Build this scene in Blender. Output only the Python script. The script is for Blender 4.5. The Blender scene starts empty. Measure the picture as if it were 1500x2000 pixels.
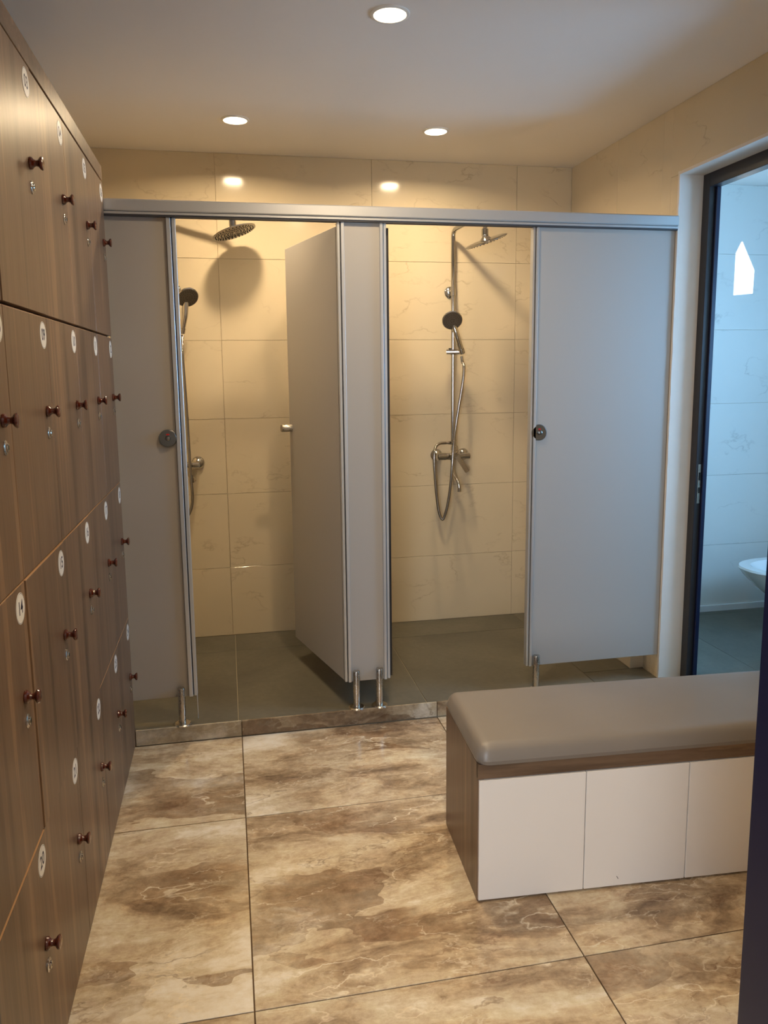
import bpy, bmesh, math, random
from mathutils import Vector, Matrix
random.seed(7)
scn = bpy.context.scene
COL = scn.collection

# ---------------------------------------------------------------- camera
cam_d = bpy.data.cameras.new('camera'); cam = bpy.data.objects.new('camera', cam_d); COL.objects.link(cam)
cam_d.sensor_fit = 'HORIZONTAL'; cam_d.sensor_width = 36.0; cam_d.lens = 35.98
cam_d.shift_x = 0.00638; cam_d.shift_y = -0.0360; cam_d.clip_start = 0.05
RR = [[0.98094, -0.19398, -0.01121], [-0.03898, -0.13993, -0.98939], [0.19036, 0.97097, -0.14483]]  # right, down, forward
CAMH = 1.4435
m = Matrix([[RR[0][i], -RR[1][i], -RR[2][i], 0] for i in range(3)] + [[0, 0, 0, 1]])
cam.matrix_world = Matrix.Translation((0, 0, CAMH)) @ m
scn.camera = cam

# ---------------------------------------------------------------- world, daylight, exposure
w = bpy.data.worlds.new('world'); scn.world = w; w.use_nodes = True
w.node_tree.nodes['Background'].inputs[0].default_value = (0.55, 0.68, 0.85, 1)
w.node_tree.nodes['Background'].inputs[1].default_value = 0.6
scn.view_settings.view_transform = 'Standard'; scn.view_settings.look = 'None'
scn.view_settings.gamma = 1.0; scn.view_settings.use_curve_mapping = False
scn.view_settings.exposure = 0.0
scn.cycles.use_denoising = True
scn.cycles.max_bounces = 10; scn.cycles.diffuse_bounces = 6; scn.cycles.glossy_bounces = 6
scn.cycles.caustics_reflective = False; scn.cycles.caustics_refractive = False
scn.cycles.sample_clamp_indirect = 8.0

def area(name, loc, direction, sx, sy, power, color, spread=math.pi):
    d = bpy.data.lights.new(name, 'AREA'); d.shape = 'RECTANGLE'; d.size = sx; d.size_y = sy
    d.energy = power; d.color = color; d.spread = spread
    o = bpy.data.objects.new(name, d); COL.objects.link(o); o.location = loc
    o.rotation_euler = Vector(direction).to_track_quat('-Z', 'Z').to_euler()
    return o
area('toilet_window_daylight', (3.12, 2.45, 1.55), (-1, 0.25, -0.05), 0.8, 0.9, 56, (0.27, 0.59, 1.0))
area('corridor_fill', (-0.93, -1.70, 1.60), (0.42, 1, -0.02), 0.7, 1.3, 68, (0.80, 0.89, 1.0))  # daylight-toned fill added behind the camera; the corridor has no window
SUN_DIR = Vector((-0.53, 0.62, -0.25)).normalized()
sd = bpy.data.lights.new('sun', 'SUN'); sd.energy = 14; sd.angle = 0.006; sd.color = (1.0, 0.98, 0.92)
so = bpy.data.objects.new('sun', sd); COL.objects.link(so); so.rotation_euler = SUN_DIR.to_track_quat('-Z', 'Y').to_euler()
LAMP_POWER = 11.5
LAMP_COLOR = (1.0, 0.76, 0.47)

# ---------------------------------------------------------------- measured planes (metres)
XL, XR, XS = -0.403, 1.860, 1.795         # locker fronts, right wall, right wall inside the stall
YC, YP, YB, YG = 2.962, 3.011, 4.022, 3.128  # curb front, partition, back wall, jog in right wall
ZC, ZS = 2.512, 0.063                     # ceiling, shower floor
XW = -0.90                                # left wall
XD0, XD1, YD0, YD1, ZD = 1.86, 1.968, 2.15, 2.997, 2.233   # doorway to the toilet room

# ---------------------------------------------------------------- node helpers
class NT:
    def __init__(s, name):
        s.m = bpy.data.materials.new(name); s.m.use_nodes = True
        s.n = s.m.node_tree.nodes; s.l = s.m.node_tree.links
        s.b = s.n['Principled BSDF']
    def N(s, t, **k):
        n = s.n.new(t)
        for a, v in k.items(): setattr(n, a, v)
        return n
    def put(s, inp, v):
        if isinstance(v, bpy.types.NodeSocket): s.l.new(v, inp)
        else: inp.default_value = v
    def math(s, op, a, b=0.0, c=None, clamp=False):
        n = s.N('ShaderNodeMath', operation=op); n.use_clamp = clamp
        s.put(n.inputs[0], a); s.put(n.inputs[1], b)
        if c is not None: s.put(n.inputs[2], c)
        return n.outputs[0]
    def vmath(s, op, a, b=None, sc=None):
        n = s.N('ShaderNodeVectorMath', operation=op); s.put(n.inputs[0], a)
        if b is not None: s.put(n.inputs[1], b)
        if sc is not None: s.put(n.inputs['Scale'], sc)
        return n.outputs[0]
    def mapping(s, v, scale=(1, 1, 1), rot=(0, 0, 0), loc=(0, 0, 0)):
        n = s.N('ShaderNodeMapping'); s.put(n.inputs['Vector'], v)
        n.inputs['Scale'].default_value = scale; n.inputs['Rotation'].default_value = rot; n.inputs['Location'].default_value = loc
        return n.outputs[0]
    def noise(s, v, scale, detail=4, rough=0.5, dist=0.0, col=False):
        n = s.N('ShaderNodeTexNoise'); s.put(n.inputs['Vector'], v)
        n.inputs['Scale'].default_value = scale; n.inputs['Detail'].default_value = detail
        n.inputs['Roughness'].default_value = rough; n.inputs['Distortion'].default_value = dist
        return n.outputs['Color' if col else 'Fac']
    def ramp(s, f, stops, interp='LINEAR'):
        n = s.N('ShaderNodeValToRGB'); s.put(n.inputs[0], f); e = n.color_ramp.elements
        n.color_ramp.interpolation = interp
        while len(e) < len(stops): e.new(0.5)
        for el, (p, c) in zip(e, stops):
            el.position = p; el.color = (c, c, c, 1) if isinstance(c, (int, float)) else (*c, 1)
        return n.outputs[0]
    def mix(s, f, a, b, blend='MIX'):
        n = s.N('ShaderNodeMix', data_type='RGBA', blend_type=blend)
        s.put(n.inputs['Factor'], f)
        s.put(n.inputs['A'] if False else n.inputs[6], a if isinstance(a, bpy.types.NodeSocket) else (*a, 1))
        s.put(n.inputs[7], b if isinstance(b, bpy.types.NodeSocket) else (*b, 1))
        return n.outputs[2]
    def tex(s, out='Object'): return s.N('ShaderNodeTexCoord').outputs[out]
    def rnd(s): return s.N('ShaderNodeObjectInfo').outputs['Random']
    def bump(s, h, strength=0.1, dist=0.002):
        n = s.N('ShaderNodeBump'); s.put(n.inputs['Height'], h)
        n.inputs['Strength'].default_value = strength; n.inputs['Distance'].default_value = dist
        s.l.new(n.outputs[0], s.b.inputs['Normal'])
    def set(s, **k):
        names = dict(color='Base Color', rough='Roughness', metal='Metallic', coat='Coat Weight', coatr='Coat Roughness',
                     ecol='Emission Color', estr='Emission Strength', spec='Specular IOR Level')
        for a, v in k.items():
            if a in ('color', 'ecol') and not isinstance(v, bpy.types.NodeSocket): v = (*v, 1)
            s.put(s.b.inputs[names[a]], v)
        return s.m

def sr(r, g, b):
    f = lambda c: ((c / 255 + 0.055) / 1.055) ** 2.4 if c > 10 else c / 255 / 12.92
    return (f(r), f(g), f(b))

def plain(name, color, rough=0.5, metal=0.0, bump=0.0, var=0.0, scale=30.0, **k):
    t = NT(name); v = t.tex()
    n = t.noise(v, scale, 5, 0.6)
    c = t.mix(t.math('MULTIPLY', n, var * 2), color, tuple(x * 0.55 for x in color)) if var else color
    if bump: t.bump(n, bump, 0.002)
    r = t.math('ADD', t.math('MULTIPLY', n, 0.08), rough - 0.04)
    return t.set(color=c, rough=r, metal=metal, **k)

M = {}
M['plaster'] = plain('ceiling_paint', sr(242, 238, 234), 0.7, bump=0.04, var=0.02, scale=6)
M['jamb'] = plain('rough_white_plaster', sr(226, 218, 208), 0.8, bump=0.5, var=0.10, scale=14)
M['grout_floor'] = plain('dark_grout', sr(96, 74, 50), 0.9, var=0.1)
M['grout_wall'] = plain('cream_grout', sr(200, 184, 154), 0.85, var=0.1)
M['grout_grey'] = plain('pale_grout', sr(172, 162, 140), 0.85, var=0.1)
M['panel'] = plain('grey_compact_laminate', sr(168, 164, 159), 0.42, bump=0.03, var=0.015, scale=400)
M['core'] = plain('black_laminate_core', sr(34, 28, 24), 0.5)
M['alu'] = plain('satin_aluminium', sr(204, 206, 208), 0.34, metal=0.6, var=0.03, scale=60)
M['seal'] = plain('dark_rubber_seal', sr(60, 58, 60), 0.6)
M['chrome'] = plain('chrome', (0.62, 0.60, 0.58), 0.09, metal=1.0)
M['steel'] = plain('brushed_steel', (0.56, 0.52, 0.46), 0.28, metal=1.0, var=0.08, scale=120)
M['rosette'] = plain('dark_satin_steel', (0.23, 0.235, 0.23), 0.30, metal=1.0)
M['hose'] = plain('woven_steel_hose', (0.40, 0.37, 0.33), 0.22, metal=1.0)
M['nozzle'] = plain('grey_nozzle_face', sr(128, 120, 110), 0.35, metal=0.5, var=0.3, scale=300)
M['rubber'] = plain('black_rubber', sr(24, 23, 23), 0.5)
M['knob'] = plain('polished_cherry_wood', sr(92, 36, 19), 0.16, var=0.25, scale=60, coat=0.6, coatr=0.08)
M['sticker'] = plain('white_sticker', sr(236, 234, 230), 0.4)
M['ink'] = plain('navy_print', sr(26, 30, 66), 0.5)
M['red'] = plain('red_indicator', sr(190, 30, 28), 0.4)
M['white_door'] = plain('white_melamine', sr(232, 228, 224), 0.32, bump=0.02, var=0.02, scale=25)
M['frame'] = plain('dark_bronze_metal', sr(44, 42, 46), 0.32, bump=0.02, var=0.05, spec=0.5)
M['navy'] = plain('navy_door_frame', sr(5, 17, 50), 0.38, var=0.06)
M['base'] = plain('white_baseboard', sr(224, 226, 228), 0.4)
M['ceramic'] = plain('white_sanitary_ceramic', sr(238, 240, 242), 0.12, coat=0.5)
M['corridor'] = plain('corridor_paint', sr(214, 208, 200), 0.8, var=0.05, scale=4)
M['trimring'] = plain('white_lamp_ring', sr(240, 236, 228), 0.4)

def emis():
    t = NT('lit_lamp_diffuser'); v = t.tex(); n = t.noise(v, 20, 2)
    return t.set(color=(1, 1, 1), ecol=LAMP_COLOR, estr=t.math('MULTIPLY_ADD', n, 0.5, 9.0), rough=0.5)
M['lamp'] = emis(); M['lamp'].cycles.emission_sampling = 'NONE'

def leather():
    t = NT('taupe_leatherette'); v = t.tex()
    n = t.noise(v, 260, 3, 0.6); f = t.noise(v, 5, 3, 0.5)
    t.bump(t.math('ADD', n, t.math('MULTIPLY', f, 2.0)), 0.10, 0.0015)
    return t.set(color=t.mix(f, sr(120, 113, 107), sr(130, 123, 116)), rough=0.40)
M['leather'] = leather()

def walnut(name, tint=1.0, zdir=2):
    """Vertical-grain walnut laminate; zdir is the grain axis."""
    t = NT(name)
    pos = t.N('ShaderNodeNewGeometry').outputs['Position']
    sc = [1, 1, 1]; sc[zdir] = 0.035
    a = t.mapping(pos, tuple(sc))
    wv = t.noise(t.mapping(pos, (1, 1, 0.5) if zdir == 2 else (0.5, 1, 1)), 1.3, 3, 0.5, col=True)
    a2 = t.vmath('ADD', a, t.vmath('SCALE', t.vmath('SUBTRACT', wv, (0.5, 0.5, 0.5)), sc=0.035))
    n1 = t.noise(a2, 11, 3, 0.55)
    n2 = t.noise(a2, 42, 4, 0.6)
    n3 = t.noise(a2, 230, 3, 0.7)
    f = t.math('ADD', t.math('MULTIPLY', n1, 0.62), t.math('ADD', t.math('MULTIPLY', n2, 0.30), t.math('MULTIPLY', n3, 0.10)))
    k = lambda r, g, b: tuple(c * tint for c in sr(r, g, b))
    c = t.ramp(f, [(0.37, k(92, 73, 60)), (0.45, k(112, 90, 73)), (0.50, k(132, 107, 86)), (0.55, k(119, 94, 76)), (0.60, k(158, 127, 99)), (0.66, k(126, 100, 80))])
    t.bump(n3, 0.05, 0.001)
    return t.set(color=c, rough=t.math('MULTIPLY_ADD', n3, 0.12, 0.30))
M['walnut'] = walnut('walnut_laminate', 0.8)
M['walnut_h'] = walnut('walnut_laminate_horizontal', 0.7, 0)
M['edge'] = plain('pale_edge_band', sr(196, 156, 116), 0.4, var=0.1)

def marble_floor(name='brown_emperador_marble', dark=1.0):
    t = NT(name); o = t.tex(); r = t.rnd()
    off = t.N('ShaderNodeCombineXYZ'); t.put(off.inputs[0], t.math('MULTIPLY', r, 71.3)); t.put(off.inputs[1], t.math('MULTIPLY', r, 43.7)); t.put(off.inputs[2], t.math('MULTIPLY', r, 19.1))
    p = t.vmath('ADD', o, off.outputs[0])
    q = t.mapping(p, (0.62, 1.55, 1.0), (0, 0, math.radians(-20)))
    wv = t.noise(q, 1.5, 5, 0.55, col=True)
    q2 = t.vmath('ADD', q, t.vmath('SCALE', t.vmath('SUBTRACT', wv, (0.5, 0.5, 0.5)), sc=0.75))
    n1 = t.noise(q2, 2.1, 12, 0.70)
    big = t.noise(p, 1.0, 3, 0.5)
    f = t.math('ADD', t.math('MULTIPLY', n1, 0.86), t.math('MULTIPLY', big, 0.14))
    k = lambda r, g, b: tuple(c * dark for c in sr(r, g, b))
    c = t.ramp(f, [(0.34, k(112, 92, 74)), (0.40, k(152, 129, 103)), (0.45, k(184, 162, 133)), (0.48, k(198, 179, 150)), (0.53, k(210, 195, 168)), (0.58, k(230, 220, 201)), (0.66, k(242, 237, 226))])
    # angular brown fragments
    vo = t.N('ShaderNodeTexVoronoi', feature='F1'); t.put(vo.inputs['Vector'], t.vmath('ADD', q2, t.vmath('SCALE', wv, sc=0.3))); vo.inputs['Scale'].default_value = 2.6
    fr = t.ramp(vo.outputs['Color'], [(0.0, 0.0), (0.58, 0.0), (0.63, 1.0), (1.0, 1.0)])
    mk = t.ramp(t.noise(p, 2.4, 3), [(0.47, 0.0), (0.58, 1.0)])
    c = t.mix(t.math('MULTIPLY', t.math('MULTIPLY', fr, mk), 0.55), c, k(116, 84, 58))
    # pale thin veins following the flow, broken up
    wv2 = t.noise(p, 5, 5, 0.65, col=True)
    q3 = t.vmath('ADD', q, t.vmath('ADD', t.vmath('SCALE', wv, sc=0.22), t.vmath('SCALE', wv2, sc=0.10)))
    for sc_, lo, amt in ((2.2, 0.006, 0.85), (5.0, 0.008, 0.55)):
        rd = t.math('ABSOLUTE', t.math('SUBTRACT', t.noise(q3, sc_, 4, 0.6), 0.5))
        vm = t.math('MULTIPLY', t.ramp(rd, [(0.0, 1.0), (lo, 0.0)]), t.ramp(t.noise(p, 1.5 + sc_ * 0.5, 3), [(0.44, 0.0), (0.60, amt)]))
        c = t.mix(vm, c, k(240, 228, 204))
    rd = t.math('ABSOLUTE', t.math('SUBTRACT', t.noise(t.vmath('ADD', q3, (5, 3, 1)), 3.4, 5, 0.6), 0.5))
    vm = t.math('MULTIPLY', t.ramp(rd, [(0.0, 1.0), (0.012, 0.0)]), t.ramp(t.noise(p, 3.9, 3), [(0.50, 0.0), (0.62, 0.5)]))
    c = t.mix(vm, c, k(112, 80, 56))
    n5 = t.ramp(t.noise(q3, 9, 8, 0.72), [(0.36, 0.36), (0.5, 0.5), (0.62, 0.64)])
    c = t.mix(0.6, c, n5, 'OVERLAY')
    n4 = t.noise(p, 34, 6, 0.7)
    c = t.mix(0.55, c, t.ramp(n4, [(0.3, 0.30), (0.5, 0.5), (0.7, 0.72)]), 'OVERLAY')
    return t.set(color=c, rough=t.math('MULTIPLY_ADD', n1, 0.10, 0.10), spec=0.45)
M['marble'] = marble_floor()
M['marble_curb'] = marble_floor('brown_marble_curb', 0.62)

def cream_tile(name, base, vein, rough=0.12):
    t = NT(name); o = t.tex(); r = t.rnd()
    off = t.N('ShaderNodeCombineXYZ'); t.put(off.inputs[0], t.math('MULTIPLY', r, 61.3)); t.put(off.inputs[1], t.math('MULTIPLY', r, 33.7)); t.put(off.inputs[2], t.math('MULTIPLY', r, 87.1))
    p = t.vmath('ADD', o, off.outputs[0])
    wv = t.noise(p, 2.2, 4, 0.6, col=True)
    q = t.vmath('ADD', p, t.vmath('SCALE', wv, sc=0.16))
    n1 = t.noise(t.mapping(q, (1.0, 1.0, 2.1), (0, math.radians(24), 0)), 2.4, 5, 0.55)
    ridge = t.math('ABSOLUTE', t.math('SUBTRACT', n1, 0.5))
    v = t.ramp(ridge, [(0.0, 1.0), (0.006, 0.3), (0.018, 0.0)])
    v = t.math('MULTIPLY', v, t.ramp(t.noise(p, 5.0, 3), [(0.47, 0.0), (0.66, 1.0)]))
    soft = t.noise(q, 1.7, 5, 0.6)
    c = t.mix(t.ramp(soft, [(0.35, 0.0), (0.7, 1.0)]), base, tuple(x * 0.955 for x in base))
    c = t.mix(t.math('MULTIPLY', v, 0.42), c, vein)
    t.bump(t.noise(p, 3.0, 2), 0.05, 0.004)
    return t.set(color=c, rough=rough, spec=0.5)
M['cream'] = cream_tile('cream_marble_tile', sr(216, 202, 174), sr(150, 128, 96))
M['cream_cool'] = cream_tile('pale_marble_tile', sr(222, 222, 218), sr(150, 150, 148), 0.14)

def grey_tile():
    t = NT('grey_stone_floor_tile'); o = t.tex(); r = t.rnd()
    off = t.N('ShaderNodeCombineXYZ'); t.put(off.inputs[0], t.math('MULTIPLY', r, 21.3)); t.put(off.inputs[1], t.math('MULTIPLY', r, 53.7))
    p = t.vmath('ADD', o, off.outputs[0])
    n1 = t.noise(p, 2.2, 6, 0.62, 0.6); n2 = t.noise(p, 40, 4, 0.6)
    c = t.ramp(n1, [(0.3, sr(82, 79, 70)), (0.5, sr(94, 91, 80)), (0.72, sr(108, 104, 92))])
    c = t.mix(0.25, c, t.ramp(n2, [(0.3, 0.3), (0.7, 0.7)]), 'OVERLAY')
    t.bump(n2, 0.06, 0.001)
    return t.set(color=c, rough=0.36)
M['grey'] = grey_tile()

# ---------------------------------------------------------------- mesh builder
class MB:
    def __init__(s): s.v = []; s.f = []; s.mi = []; s.sm = []; s.mat = 0
    def face(s, idx, smooth=False): s.f.append(tuple(idx)); s.mi.append(s.mat); s.sm.append(smooth)
    def box(s, x0, x1, y0, y1, z0, z1, ch=0.0):
        if ch <= 0:
            b = len(s.v); s.v += [(x, y, z) for x in (x0, x1) for y in (y0, y1) for z in (z0, z1)]
            for q in ((0, 1, 3, 2), (4, 6, 7, 5), (0, 4, 5, 1), (2, 3, 7, 6), (0, 2, 6, 4), (1, 5, 7, 3)): s.face([b + i for i in q])
            return s
        bm = bmesh.new(); bmesh.ops.create_cube(bm, size=1)
        for v in bm.verts: v.co = Vector(((x0 + x1) / 2 + v.co.x * (x1 - x0), (y0 + y1) / 2 + v.co.y * (y1 - y0), (z0 + z1) / 2 + v.co.z * (z1 - z0)))
        bmesh.ops.bevel(bm, geom=list(bm.edges), offset=ch, segments=1, affect='EDGES', profile=0.5)
        s.add_bm(bm); return s
    def add_bm(s, bm, mtx=None, smooth=False):
        b = len(s.v); bm.verts.index_update()
        for v in bm.verts: s.v.append(tuple(mtx @ v.co if mtx else v.co))
        for f in bm.faces: s.face([b + v.index for v in f.verts], smooth)
        bm.free()
    def ring(s, c, ax, r, n, ry=None, up=None):
        ax = Vector(ax).normalized(); u = Vector(up) if up else (Vector((0, 0, 1)) if abs(ax.z) < 0.9 else Vector((1, 0, 0)))
        e1 = ax.cross(u).normalized(); e2 = ax.cross(e1).normalized(); c = Vector(c); ry = r if ry is None else ry
        b = len(s.v)
        for i in range(n):
            a = 2 * math.pi * i / n; s.v.append(tuple(c + e1 * (r * math.cos(a)) + e2 * (ry * math.sin(a))))
        return b
    def bridge(s, a, b, n, smooth=True):
        for i in range(n): j = (i + 1) % n; s.face((a + i, a + j, b + j, b + i), smooth)
    def cyl(s, p0, p1, r0, r1=None, n=24, caps=True):
        r1 = r0 if r1 is None else r1; ax = Vector(p1) - Vector(p0)
        a = s.ring(p0, ax, r0, n); b = s.ring(p1, ax, r1, n); s.bridge(a, b, n)
        if caps: s.face([a + i for i in range(n)][::-1]); s.face([b + i for i in range(n)])
        return s
    def rev(s, p, ax, prof, n=24, caps=True):
        """surface of revolution: prof = [(distance along axis, radius)]"""
        ax = Vector(ax).normalized(); p = Vector(p); rs = [s.ring(p + ax * d, ax, max(r, 1e-4), n) for d, r in prof]
        for a, b in zip(rs, rs[1:]): s.bridge(a, b, n)
        if caps: s.face([rs[0] + i for i in range(n)][::-1]); s.face([rs[-1] + i for i in range(n)])
        return s
    def tube(s, pts, r, n=12, smoothn=6):
        pts = [Vector(p) for p in pts]
        if smoothn > 1 and len(pts) > 2:
            out = []; P = [pts[0] * 2 - pts[1]] + pts + [pts[-1] * 2 - pts[-2]]
            for i in range(1, len(P) - 2):
                for k in range(smoothn):
                    t = k / smoothn; a, b, c, d = P[i - 1:i + 3]
                    out.append(0.5 * ((2 * b) + (c - a) * t + (2 * a - 5 * b + 4 * c - d) * t * t + (3 * b - a - 3 * c + d) * t ** 3))
            out.append(pts[-1]); pts = out
        rs = []; N = None
        for i, p in enumerate(pts):
            t = (pts[min(i + 1, len(pts) - 1)] - pts[max(i - 1, 0)]).normalized()
            if N is None: N = t.cross(Vector((0.31, 0.9, 0.23))).normalized()
            N = (N - t * N.dot(t)).normalized(); B = t.cross(N)
            b = len(s.v); rr = r(i / (len(pts) - 1)) if callable(r) else r
            for k in range(n):
                a = 2 * math.pi * k / n; s.v.append(tuple(p + N * (rr * math.cos(a)) + B * (rr * math.sin(a))))
            rs.append(b)
        for a, b in zip(rs, rs[1:]): s.bridge(a, b, n)
        s.face([rs[0] + i for i in range(n)][::-1]); s.face([rs[-1] + i for i in range(n)])
        return s
    def mesh(s, name, mats):
        me = bpy.data.meshes.new(name); me.from_pydata(s.v, [], s.f)
        for m_ in (mats if isinstance(mats, (list, tuple)) else [mats]): me.materials.append(m_)
        me.polygons.foreach_set('material_index', s.mi); me.polygons.foreach_set('use_smooth', s.sm)
        me.update(); me.set_sharp_from_angle(angle=math.radians(32))
        bm = bmesh.new(); bm.from_mesh(me); bmesh.ops.recalc_face_normals(bm, faces=bm.faces); bm.to_mesh(me); bm.free()
        return me
    def build(s, name, mats, parent=None, loc=(0, 0, 0), **tags):
        return link(name, s.mesh(name, mats), parent, loc, **tags)

def link(name, me, parent=None, loc=(0, 0, 0), **tags):
    o = bpy.data.objects.new(name, me); COL.objects.link(o); o.location = loc
    if parent: o.parent = parent
    for k, v in tags.items(): o[k] = v
    return o
def thing(name, loc, label, category, group=None, rz=0.0):
    o = bpy.data.objects.new(name, None); COL.objects.link(o); o.location = loc; o.rotation_euler[2] = rz
    o.empty_display_size = 0.1; o['label'] = label; o['category'] = category
    if group: o['group'] = group
    return o
def B(*a, **k): return MB().box(*a, **k)

# ---------------------------------------------------------------- tiles: each a child object, meshes shared by size
_tile = {}
def tiles(parent, name, mat, axis, plane, us, vs, th=0.008, gap=0.0016, skip=None, proud=0.0):
    """axis: the normal axis (0,1,2); plane: coordinate of the visible face; sign of th: side the body lies on."""
    for i in range(len(us) - 1):
        for j in range(len(vs) - 1):
            u0, u1, v0, v1 = us[i], us[i + 1], vs[j], vs[j + 1]
            rects = [(u0, u1, v0, v1)]
            if skip: rects = skip(u0, u1, v0, v1)
            for (a0, a1, b0, b1) in rects:
                su, sv = a1 - a0 - gap, b1 - b0 - gap
                if su < 0.01 or sv < 0.01: continue
                key = (mat.name, axis, round(su, 3), round(sv, 3), th)
                if key not in _tile:
                    lo = [0, 0, 0]; hi = [0, 0, 0]; ax = [k for k in range(3) if k != axis]
                    lo[ax[0]], hi[ax[0]] = -su / 2, su / 2; lo[ax[1]], hi[ax[1]] = -sv / 2, sv / 2
                    lo[axis], hi[axis] = min(0, th), max(0, th)
                    _tile[key] = B(lo[0], hi[0], lo[1], hi[1], lo[2], hi[2], ch=0.0006).mesh(name, mat)
                loc = [0, 0, 0]; ax = [k for k in range(3) if k != axis]
                loc[ax[0]] = (a0 + a1) / 2; loc[ax[1]] = (b0 + b1) / 2
                loc[axis] = plane + random.uniform(-0.0002, 0.0002)
                link(name, _tile[key], parent, loc)
def brk(lo, hi, origin, step):
    k0 = math.floor((lo - origin) / step) + 1; r = [lo]
    x = origin + k0 * step
    while x < hi - 0.02:
        if x > lo + 0.02: r.append(x)
        x += step
    return r + [hi]
def sub(hole):
    """cut a rectangular hole (u0,u1,v0,v1) out of tiles"""
    def f(u0, u1, v0, v1):
        a0, a1, b0, b1 = hole
        if u1 <= a0 or u0 >= a1 or v1 <= b0 or v0 >= b1: return [(u0, u1, v0, v1)]
        out = []
        if v1 > b1: out.append((u0, u1, b1, v1))
        lo, hi = max(v0, b0), min(v1, b1)
        if v0 < b0: out.append((u0, u1, v0, b0))
        if u0 < a0: out.append((u0, a0, lo, hi))
        if u1 > a1: out.append((a1, u1, lo, hi))
        return out
    return f

# ================================================================ THE SETTING
ST = dict(kind='structure')
T = 0.008
# floor of the changing room: dark grout slab + marble tiles
floor = B(XW - 0.1, 2.0, 0.72, YC, -0.12, -0.0035).build('floor', M['grout_floor'], **ST)
tiles(floor, 'floor_tile', M['marble'], 2, 0.0, brk(XW, XR, 0.008, 0.811), brk(0.72, YC - 0.0, 1.591, 0.789), -0.0034, 0.0035)
corr_floor = B(-1.6, 2.4, -1.9, 0.72, -0.12, -0.002).build('floor', M['grey'], **ST)
# raised shower floor with marble curb in front
sfloor = B(XW - 0.1, XR + 0.1, YC + 0.0085, YB + 0.1, -0.12, ZS - 0.003).build('floor', M['grout_grey'], **ST)
tiles(sfloor, 'shower_floor_tile', M['grey'], 2, ZS, brk(XW, XR, -0.004, 0.7825), [YC + 0.0095, 3.780, YB], -0.0028, 0.003,
      skip=sub((XS, XR + 1, YG, YB + 1)))
curb = B(XW, XR, YC + 0.0045, YC + 0.0085, 0, ZS - 0.004).build('trim_1', M['grout_floor'], **ST)
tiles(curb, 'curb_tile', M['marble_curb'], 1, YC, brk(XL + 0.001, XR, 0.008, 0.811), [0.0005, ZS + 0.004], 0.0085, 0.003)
# ceiling
B(XW - 0.1, XR + 0.108, 0.72, YB + 0.1, ZC, ZC + 0.1).build('ceiling', M['plaster'], **ST)
B(-1.6, 2.4, -1.9, 0.72, ZC, ZC + 0.1).build('ceiling', M['corridor'], **ST)
# back wall
zrow = [ZS, 0.432, 0.826, 1.214, 1.610, 2.011, ZC]
wb = B(XW - 0.1, XR + 0.1, YB + T - 0.001, YB + 0.12, 0, ZC).build('wall_back', M['grout_wall'], **ST)
tiles(wb, 'wall_tile', M['cream'], 1, YB, brk(XW, XR, -0.015, 0.7825), zrow, T, 0.0015)
# left wall
wl = B(XW - 0.12, XW - T + 0.001, 0.72, YB + 0.1, 0, ZC).build('wall_left', M['grout_wall'], **ST)
tiles(wl, 'wall_tile', M['cream'], 0, XW, [YP + 0.01, 3.42, YB], zrow, -T, 0.0022)
wsl = MB(); wsl.box(XW, -0.608, YP + 0.012, YB, ZS, 2.0); wsl.box(XW, XL - 0.014, 2.980, YP + 0.012, ZS, 2.0)
wsl = wsl.build('wall_stall_left', M['grout_wall'], **ST)
tiles(wsl, 'wall_tile', M['cream'], 0, -0.600, [YP + 0.013, 3.42, YB], zrow[:5] + [2.0], -T, 0.0015)
# right wall, with the doorway to the toilet room
wr = MB()
wr.box(XR + T - 0.001, XD1, 0.72, YD0, 0, ZC); wr.box(XR + T - 0.001, XD1, YD0, YD1, ZD + 0.006, ZC)
wr.box(XR + T - 0.001, XD1, YD1 + 0.006, YG, 0, ZC); wr.box(XS + T - 0.001, XR + T - 0.001, YG + T, YB, 0, 1.95); wr.box(XR + T - 0.001, XD1, YG, YB, 0, ZC)
wr = wr.build('wall_right', M['grout_wall'], **ST)
zr = [0.0, 0.432, 0.826, 1.214, 1.610, 2.011, ZC]
tiles(wr, 'wall_tile', M['cream'], 0, XR, [YG, 3.52, YB], [1.96, ZC], T, 0.0010)
tiles(wr, 'wall_tile', M['cream'], 0, XR, brk(0.855, YG, 0.66, 0.8), zr, T, 0.0010, skip=sub((YD0, YD1, -1, ZD)))
tiles(wr, 'wall_tile', M['cream'], 0, XS, [YG, 3.52, YB], [ZS, 0.432, 0.826, 1.214, 1.610, 1.958], T, 0.0018)
tiles(wr, 'wall_tile', M['cream'], 1, YG, [XS + 0.0005, XR + 0.002], [ZS, 0.432, 0.826, 1.214, 1.610, 1.958], T, 0.001)
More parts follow.
